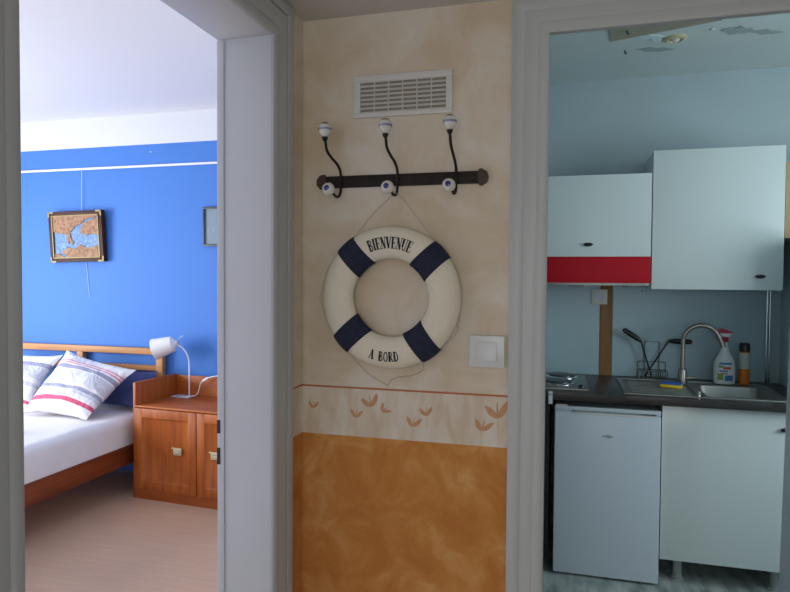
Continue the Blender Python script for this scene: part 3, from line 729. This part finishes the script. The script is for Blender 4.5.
# ------------------------------------------------------------------ kitchen
# worktop
CT, CB, CF = .921, .882, 3.15
bm = boxes((-.64, .300, CF, 3.795, CB, CT), (.300, .93, CF, 3.205, CB, CT), (.300, 1.14, 3.69, 3.795, CB, CT), (.93+.1, 1.14, CF, 3.69, CB, CT), (.93, 1.03, CF, 3.205, CB, CT), bev=.0015)
tag(build('worktop', bm, 'counter'), 'dark brown kitchen worktop running above the fridge and cupboard', 'worktop')
# sink set in the worktop: drainer left, bowl right
t = thing('sink', 'stainless steel inset sink with drainer and bowl in the dark worktop', 'sink', (.66, 3.45, .921))
bm = new(); z = .9225
def rimbox(*a): box(bm, *a, bev=.0012)
rimbox(.297, 1.033, 3.198, 3.222, z-.002, z+.003); rimbox(.297, 1.033, 3.672, 3.697, z-.002, z+.003)
rimbox(.297, .322, 3.222, 3.672, z-.002, z+.003); rimbox(1.008, 1.033, 3.222, 3.672, z-.002, z+.003)
rimbox(.640, .665, 3.222, 3.672, z-.004, z+.001)
box(bm, .322, .640, 3.222, 3.672, z-.008, z-.005)
for k in range(9): box(bm, .345, .62, 3.25+k*.045, 3.26+k*.045, z-.005, z-.003, bev=.0008)
build('drainer', bm, 'steel', t)
bm = new(); bx = (.665, 1.008, 3.222, 3.60)
n8 = []
def rr(x0, x1, y0, y1, r, zz):
    out = []
    for cx, cy, a0 in ((x1-r, y1-r, 0), (x0+r, y1-r, 90), (x0+r, y0+r, 180), (x1-r, y0+r, 270)):
        for k in range(5):
            a = math.radians(a0+k*22.5); out.append(bm.verts.new((cx+r*math.cos(a), cy+r*math.sin(a), zz)))
    return out
rows = [rr(.665, 1.008, 3.222, 3.672, .002, z), rr(.685, .99, 3.245, 3.60, .05, z-.004), rr(.69, .985, 3.25, 3.595, .05, z-.02), rr(.70, .975, 3.26, 3.585, .05, z-.14), rr(.75, .93, 3.31, 3.53, .05, z-.15)]
for a, b_ in zip(rows, rows[1:]):
    for k in range(20): bm.faces.new([a[k], a[(k+1) % 20], b_[(k+1) % 20], b_[k]])
bm.faces.new(rows[-1])
build('bowl', bm, 'steel', t)
bm = new(); lathe(bm, [(.010, 0), (.010, .018), (.012, .020), (.012, .028), (.005, .031)], (.632, 3.215, .925), (0, 0, 1), 14)
k = build('waste_knob', bm, 'chrome', t); k['label'] = 'small chrome drain control knob'

# faucet
t = thing('faucet', 'brushed metal gooseneck kitchen faucet rising behind the sink', 'faucet', (.632, 3.62, .9255))
bm = new(); fx, fy = .627, 3.605
lathe(bm, [(.026, 0), (.026, .004), (.0225, .008), (.022, .070), (.018, .078), (.0125, .085)], (fx, fy, .9235), (0, 0, 1), 20)
build('base', bm, 'brushed', t)
bm = new(); pts = [(fx, fy, 1.00), (fx, fy, 1.09)]
for k in range(13):
    a = PI-PI*k/12*.90; pts.append((fx+.088+.088*math.cos(a), fy-.02*k/12, 1.152+.088*math.sin(a)))
pts.append((fx+.185, fy-.022, 1.145))
tube(bm, pts, .0115, 12); tube(bm, [(fx+.182, fy-.021, 1.160), (fx+.190, fy-.022, 1.128)], .0135, 12)
build('spout', bm, 'brushed', t, smooth=60)
bm = new(); tube(bm, [(fx+.015, fy, .955), (fx+.045, fy-.004, .956), (fx+.075, fy-.01, .960)], [.010, .008, .005], 10)
build('handle', bm, 'brushed', t)

# sponge on the drainer
bm = new(); mtx = Matrix.Translation((.553, 3.475, .9330)) @ Matrix.Rotation(math.radians(-14), 4, 'Z')
box(bm, -.052, .052, -.034, .034, -.0125, .005, 0, .006, mtx)
box(bm, -.050, .050, -.032, .032, .005, .0125, 1, .0035, mtx)
bmesh.ops.translate(bm, vec=(0, 0, .0005), verts=bm.verts)
tag(build('sponge', bm, ['sponge_y', 'sponge_b']), 'yellow and blue dish sponge lying on the sink drainer', 'sponge')

# cutlery holder of bent wire, two black handled utensils
t = thing('wire_rack', 'small wire dish rack standing behind the sink drainer', 'rack', (.50, 3.74, .921))
bm = new(); wx0, wx1, wy0, wy1, wz = .420, .570, 3.712, 3.785, .9225
for zz in (.004, .045): tube(bm, [(wx0, wy0, wz+zz), (wx1, wy0, wz+zz), (wx1, wy1, wz+zz), (wx0, wy1, wz+zz), (wx0, wy0, wz+zz)], .0032, 6)
tube(bm, [(.456, wy1, wz+.0), (.456, wy1, wz+.205), (.535, wy1, wz+.205), (.535, wy1, wz)], .0032, 6)
for k in range(1, 6): tube(bm, [(wx0+(wx1-wx0)*k/6, wy0, wz+.045), (wx0+(wx1-wx0)*k/6, wy0, wz+.004), (wx0+(wx1-wx0)*k/6, wy1, wz+.004), (wx0+(wx1-wx0)*k/6, wy1, wz+.045)], .0024, 6)
tube(bm, [(wx0, wy0, wz+.045), (wx0, wy0, wz)], .0032, 6); tube(bm, [(wx1, wy0, wz+.045), (wx1, wy0, wz)], .0032, 6)
tube(bm, [(wx0, wy1, wz+.09), (wx1, wy1, wz+.09)], .0026, 6); tube(bm, [(wx0, wy1, wz+.09), (wx0, wy1, wz)], .0026, 6); tube(bm, [(wx1, wy1, wz+.09), (wx1, wy1, wz)], .0026, 6)
build('wire_frame', bm, 'rackwire', t)
def utensil(label, tip, mid, end, flat):
    t = thing('spatula', label, 'utensil', (tip[0], tip[1], tip[2]))
    bm = new(); tube(bm, [tip, mid], .0045, 8); build('shaft', bm, 'hook_dark', t)
    bm = new(); tube(bm, [mid, Vector(mid).lerp(Vector(end), .2), Vector(mid).lerp(Vector(end), .6), Vector(mid).lerp(Vector(end), .95), end], [.008, .014, .016, .013, .006], 10)
    build('handle', bm, 'black', t)
utensil('black handled utensil leaning left from the wire rack', (.490, 3.745, .935), (.432, 3.742, 1.132), (.334, 3.74, 1.198), 1)
bm = new()
utensil('black handled utensil leaning right behind the faucet', (.460, 3.775, .930), (.580, 3.765, 1.135), (.700, 3.755, 1.135), 1)
# spray bottle
t = thing('spray_bottle', 'white spray cleaner bottle with red trigger and coloured label', 'bottle', (.841, 3.655, .923))
sx_, sy_ = .843, 3.662
bm = new()
lathe(bm, [(.044, 0), (.052, .004), (.054, .02), (.054, .10), (.050, .125), (.036, .150), (.022, .175), (.017, .20), (.016, .232)], (sx_, sy_, .9230), (0, 0, 1), 24, sx=1, sy=.62)
build('bottle_body', bm, 'bottle', t)
bm = new(); lathe(bm, [(.018, 0), (.019, .003), (.019, .022), (.013, .026)], (sx_, sy_, 1.151), (0, 0, 1), 16)
prism(bm, [(sx_-.030, 1.196), (sx_-.012, 1.178), (sx_+.018, 1.178), (sx_+.030, 1.196)], sy_-.011, sy_+.011, 1)
prism(bm, [(sx_-.045, 1.212), (sx_-.048, 1.198), (sx_-.03, 1.196), (sx_+.034, 1.196), (sx_+.032, 1.206), (sx_-.01, 1.222)], sy_-.012, sy_+.012)
prism(bm, [(sx_-.032, 1.198), (sx_-.020, 1.196), (sx_-.024, 1.176), (sx_-.036, 1.160), (sx_-.040, 1.163), (sx_-.032, 1.178)], sy_-.007, sy_+.007)
k = build('trigger_head', bm, ['trig', 'bottle'], t); k['label'] = 'red trigger head'
bm = new()
def lab(x0, x1, z0, z1, mi, sd):
    rows = []
    for zz in (z0, z1):
        rows.append([bm.verts.new((sx_+x0+(x1-x0)*i/6, sy_-.62*math.sqrt(max(0, .054**2-(x0+(x1-x0)*i/6)**2))-.0008, .9215+zz)) for i in range(7)])
    for i in range(6): f = bm.faces.new([rows[0][i], rows[0][i+1], rows[1][i+1], rows[1][i]]); f.material_index = mi
lab(-.030, .030, .108, .120, 0, 0); lab(-.034, -.006, .092, .104, 2, 0); lab(-.012, .026, .084, .097, 1, 0); lab(-.030, .012, .070, .078, 0, 0)
lab(-.038, -.010, .026, .060, 2, 0); lab(-.004, .036, .022, .052, 0, 0); lab(-.02, .01, .058, .064, 1, 0)
build('bottle_label', bm, ['lab1', 'lab2', 'lab3'], t)
# aerosol can
t = thing('aerosol_can', 'orange cylindrical can with black cap right of the spray bottle', 'can', (.940, 3.66, .923))
bm = new(); lathe(bm, [(.022, 0, 0), (.0265, .003, 0), (.027, .008, 0), (.027, .085, 1), (.027, .170, 0), (.027, .172, 0), (.022, .182, 0)], (.944, 3.676, .9230), (0, 0, 1), 24)
build('can_body', bm, ['orange', 'canlab'], t)
bm = new(); lathe(bm, [(.024, 0), (.026, .002), (.026, .038), (.022, .045), (.004, .047)], (.944, 3.676, 1.1005), (0, 0, 1), 20)
build('cap', bm, 'black', t)

# hob
t = thing('hob', 'black and steel electric hob on the worktop left of the sink', 'hob', (-.15, 3.47, .921))
build('hob_plate', boxes((-.43, .130, 3.22, 3.70, .9215, .930), bev=.002), 'steel', t)
for hx, hy in ((-.28, 3.34), (-.02, 3.38), (-.28, 3.58), (.0, 3.60)):
    bm = new(); lathe(bm, [(.086, 0, 1), (.086, .004, 1), (.078, .009, 1), (.074, .0092, 0), (.073, .0145, 0), (.068, .016, 0), (.02, .0155, 0), (.002, .0155, 0)], (hx, hy, .930), (0, 0, 1), 32)
    build('burner', bm, ['black', 'chrome'], t)
bm = new(); lathe(bm, [(.016, 0), (.015, .012), (.012, .016), (.002, .017)], (.098, 3.26, .930), (0, 0, 1), 16); build('knob', bm, 'black', t)
# white clip hanging at the worktop's front edge
bm = boxes((-.062, -.042, 3.1425, 3.1485, .862, .912), (-.062, -.042, 3.1425, 3.165, .9215, .9235), (-.062, -.042, 3.1425, 3.1485, .905, .9235), bev=.0012)
tag(build('clip', bm, 'bottle'), 'small pale clip hanging over the front edge of the dark worktop', 'clip')
# all-black unit under the hob, filling the dark gap beside the fridge
t = thing('gap_fill_unit', 'black unit filling the dark gap left of the small fridge', 'cabinet', (-.35, 3.45, 0))
build('body', boxes((-.64, -.055, 3.22, 3.79, .04, .880)), 'blackmatt', t)
build('door', boxes((-.64, -.055, 3.195, 3.219, .05, .875), bev=.002), 'blackmatt', t)

# fridge
t = thing('fridge', 'small white under-counter fridge', 'fridge', (.217, 3.45, 0))
FY = 3.17
build('body', boxes((-.026, .460, FY+.055, 3.70, .02, .845), bev=.004), 'fridge', t)
d = build('door', boxes((-.030, .463, FY, FY+.05, .012, .822), bev=.007), 'fridge', t)
build('top_rim', boxes((-.030, .463, FY+.004, FY+.05, .832, .850), (-.030, .07, FY+.012, FY+.05, .822, .832), (.37, .463, FY+.012, FY+.05, .822, .832), bev=.003), 'fridge', t)
k = build('handle_recess', boxes((.05, .44, FY+.012, FY+.03, .800, .832)), 'legs', t)
build('handle_lip', boxes((.06, .43, FY-.003, FY+.008, .815, .823), bev=.002), 'plastic', t)
bm = new(); lx, lz = .224, .712
prism(bm, [(lx-.028, lz+.003), (lx-.010, lz+.004), (lx-.002, lz+.010), (lx+.010, lz+.006), (lx+.028, lz-.001), (lx+.010, lz-.007), (lx-.002, lz-.010), (lx-.006, lz-.004), (lx-.026, lz-.003)], FY-.0012, FY)
k = build('logo', bm, 'groove', t); k['label'] = 'small dark pointed logo badge'
for x in (.0, .43):
    for y in (FY+.08, 3.66): bm = new(); lathe(bm, [(.014, 0), (.014, .006), (.008, .008), (.008, .02)], (x, y, 0), (0, 0, 1), 12); build('foot', bm, 'black', t)
build('hinge_cover', boxes((-.026, .03, FY+.004, FY+.04, .850, .857), bev=.002), 'plastic', t)

def knob_bm(x, y, z):
    bm = new()
    lathe(bm, [(.006, 0), (.006, .006), (.014, .010), (.016, .014), (.010, .018), (.002, .019)], (x, y, z), (0, -1, 0), 18, sx=1.5, sy=.62)
    return bm
# sink base cupboard
t = thing('sink_cabinet', 'glossy white cupboard on legs under the sink', 'cabinet', (.77, 3.45, 0))
build('carcass', boxes((.472, .488, 3.215, 3.78, .13, .880), (1.055, 1.071, 3.215, 3.78, .13, .880), (.488, 1.055, 3.215, 3.78, .13, .146), (.488, 1.055, 3.77, 3.78, .146, .72)), 'carcass', t)
d = build('door', boxes((.470, 1.073, 3.193, 3.213, .128, .876), bev=.0015), 'glossdoor', t)
k = build('knob', knob_bm(.995, 3.193, .796), 'black', d); k.matrix_parent_inverse = Matrix.Identity(4)
for x in (.568, .998):
    for y in (3.30, 3.70):
        bm = new(); lathe(bm, [(.030, 0), (.030, .008), (.021, .012), (.021, .112), (.030, .118), (.030, .13)], (x, y, 0), (0, 0, 1), 16); build('leg', bm, 'legs', t)

# wall cupboards
def wallcab(name, label, x0, x1, z0, z1, kx, kz):
    t = thing(name, label, 'cabinet', ((x0+x1)/2, 3.62, z0))
    build('carcass', boxes((x0+.002, x1-.002, 3.472, 3.795, z0+.002, z1-.002), bev=.001), 'carcass', t)
    d = build('door', boxes((x0, x1, 3.450, 3.470, z0, z1), bev=.0015), 'gloss', t)
    k = build('knob', knob_bm(kx, 3.450, kz), 'black', d); k.matrix_parent_inverse = Matrix.Identity(4)
wallcab('wall_cabinet', 'shorter white wall cupboard above the red cooker hood', -.165, .438, 1.601, 2.033, .126, 1.665)
wallcab('wall_cabinet', 'taller glossy white wall cupboard right of the red hood', .443, 1.049, 1.432, 2.147, .945, 1.500)
t = thing('cooker_hood', 'red fronted cooker hood below the shorter wall cupboard', 'hood', (.137, 3.62, 1.448))
build('body', boxes((-.160, .433, 3.47, 3.79, 1.452, 1.600), bev=.001), 'steel', t)
k = build('front_panel', boxes((-.165, .438, 3.446, 3.470, 1.462, 1.600), bev=.001), 'red', t); k['label'] = 'plain red front panel'
build('lower_lip', boxes((-.160, .433, 3.448, 3.47, 1.448, 1.462), bev=.001), 'steel', t)
build('control_slider', boxes((.03, .11, 3.450, 3.460, 1.443, 1.448)), 'black', t)
build('control_slider', boxes((.30, .33, 3.450, 3.460, 1.443, 1.448)), 'black', t)

# brown bare strip, socket, chrome edge strip, splash panel
tag(build('splashback', boxes((-.64, .208, 3.790, 3.799, .922, 1.45)), 'splash'), 'narrow blue grey splashback panel behind the hob', 'splashback')
tag(build('splashback', boxes((.281, 1.072, 3.790, 3.799, .922, 1.60)), 'splash'), 'wide blue grey splashback panel behind the sink and faucet', 'splashback')
tag(build('side_panel_board', boxes((1.146, 1.160, 3.18, 3.795, 0, 1.690), bev=.001), 'sidewhite'), 'blue grey side panel at the right end of the sink', 'panel')  # lower part added, down to the floor, to block light under the cupboard
tag(build('wooden_strip', boxes((.2115, .2775, 3.7915, 3.8, .921, 1.47)), 'brownstrip'), 'narrow brown wooden strip between the splashback panels', 'wooden strip')
t = thing('wall_socket', 'white round wall socket beside the brown strip under the hood', 'socket', (.207, 3.79, 1.333))
build('plate', boxes((.165, .249, 3.781, 3.7895, 1.335, 1.423), bev=.003), 'plastic', t)
bm = new(); lathe(bm, [(.030, 0, 0), (.030, .003, 0), (.026, .003, 0), (.024, .0012, 1), (.002, .0012, 1)], (.205, 3.781, 1.379), (0, -1, 0), 24); build('socket_face', bm, ['plastic', 'lampgrey'], t)
bm = boxes((1.074, 1.084, 3.782, 3.798, .922, 1.60), (1.090, 1.098, 3.786, 3.798, .922, 1.60), bev=.002)
tag(build('edge_strip', bm, 'chrome'), 'shiny metal edging strip at the right end of the splashback', 'edging strip')
bm = new(); lathe(bm, [(.004, 0), (.004, .002), (.001, .003)], (.437, 3.790, 1.416), (0, -1, 0), 10)
tag(build('screw', bm, 'black'), 'dark screw head in the splashback below the wall cupboards', 'screw')
# kitchen door leaf standing open into the kitchen, seen by its far edge
bm = new(); mtx = Matrix.Translation((.700, 1.56, .01)) @ Matrix.Rotation(math.radians(.85), 4, 'Y')
box(bm, 0, .038, 0, .735, 0, 2.02, 0, .003, mtx)
dl = struct('door_3', bm, 'leafwhite')
bm = new(); lathe(bm, [(.024, 0), (.024, .006), (.010, .008), (.009, .045)], (.756, 2.22, 1.02), (1, 0, 0), 16); tube(bm, [(.800, 2.22, 1.02), (.802, 2.17, 1.02), (.802, 2.11, 1.018)], .008, 10)
h = build('door_handle', bm, 'chrome', dl)
t = thing('wooden_cupboard', 'tan wooden wall cupboard, only its edge showing right of the tall white one', 'cabinet', (1.3, 3.6, 1.70))
build('body', boxes((1.056, 1.50, 3.478, 3.795, 1.6915, 2.066), bev=.001), 'plywood', t)
build('door', boxes((1.054, 1.502, 3.458, 3.477, 1.6905, 2.068), bev=.001), 'plywood', t)

# kitchen ceiling: tan board, spot lamp, glass leaf ornaments, flaked patches
bm = new(); zt = KC-.005
a = [(.205, 3.185), (.66, 3.045), (.62, 2.60), (.16, 2.74)]
lo = [bm.verts.new((x, y, zt)) for x, y in a]; hi = [bm.verts.new((x, y, KC-.0005)) for x, y in a]
bm.faces.new(lo[::-1]); bm.faces.new(hi)
for k in range(4): bm.faces.new([lo[k], lo[(k+1) % 4], hi[(k+1) % 4], hi[k]])
tag(build('ceiling_board', bm, 'hatch'), 'flat tan board fixed to the kitchen ceiling', 'board')
t = thing('ceiling_spot', 'round brass ceiling spot in the kitchen', 'ceiling light', (.50, 3.23, KC))
bm = new(); lathe(bm, [(.050, 0), (.050, .006), (.040, .012), (.030, .010), (.028, .004)], (.50, 3.225, KC-.0005), (0, 0, -1), 28); build('brass_ring', bm, 'brass', t)
bm = new(); lathe(bm, [(.020, .002), (.020, .010), (.012, .018), (.001, .020)], (.50, 3.225, KC-.0005), (0, 0, -1), 20); build('bulb', bm, 'porcelain', t)
def leaf(name, label, cat, cx, cy, L, w, ang, material, wav=.003):
    bm = new(); a = math.radians(ang); d = Vector((math.cos(a), math.sin(a), 0)); n_ = Vector((-d.y, d.x, 0)); rows = []
    for zoff in (.0008, .0028):
        row = []
        for i in range(13):
            s = i/12; ww = w*math.sin(PI*s)**.8*(1+.25*math.sin(s*17+cx*50))
            for q in (-1, 0, 1):
                row.append(bm.verts.new(Vector((cx, cy, KC-zoff-(wav*abs(q)*math.sin(PI*s)**2+.0*q if zoff > .001 else 0)))+d*L*(s-.5)+n_*ww*q))
        rows.append(row)
    for r_ in rows:
        for i in range(12):
            for q in (0, 1): bm.faces.new([r_[i*3+q], r_[i*3+q+1], r_[i*3+q+4], r_[i*3+q+3]])
    for i in range(12):
        for q in (0, 2): bm.faces.new([rows[0][i*3+q], rows[0][i*3+q+3], rows[1][i*3+q+3], rows[1][i*3+q]])
    bmesh.ops.remove_doubles(bm, verts=bm.verts, dist=.0002)
    return tag(build(name, bm, material), label, cat)
leaf('glass_leaf', 'pale frosted leaf ornament on the ceiling left of the brass spot', 'ornament', .37, 3.17, .16, .022, 15, 'glassfrost')
leaf('glass_leaf', 'second frosted leaf ornament on the ceiling beside the brass spot', 'ornament', .415, 3.22, .10, .016, 60, 'glassfrost')
leaf('ceiling_flake', 'dark long flake on the ceiling below the leaf ornaments', 'flake', .43, 3.35, .20, .026, 12, 'leafgrey')
leaf('ceiling_flake', 'broad grey flake on the ceiling right of the brass spot', 'flake', .76, 3.19, .16, .040, 20, 'leafgrey')
leaf('ceiling_flake', 'ragged grey flake on the ceiling nearest the right edge', 'flake', .89, 3.24, .17, .024, 18, 'leafgrey')
bm = new(); lathe(bm, [(.012, 0), (.012, .004), (.004, .008)], (.645, 3.15, KC-.0005), (0, 0, -1), 16)
tag(build('ceiling_fitting', bm, 'porcelain'), 'tiny bright round fitting on the kitchen ceiling', 'fitting')
for (x, y, lb) in ((.284, 3.335, 'small dark ceiling hook beyond the tan board'), (.268, 3.06, 'small dark ceiling hook on the tan board')):
    z_ = KC-.0005 if y > 3.2 else zt; bm = new(); tube(bm, [(x, y, z_), (x, y, z_-.012), (x+.005, y, z_-.018), (x+.009, y, z_-.012)], .0035, 8)
    tag(build('ceiling_hook', bm, 'hook_dark'), lb, 'hook')
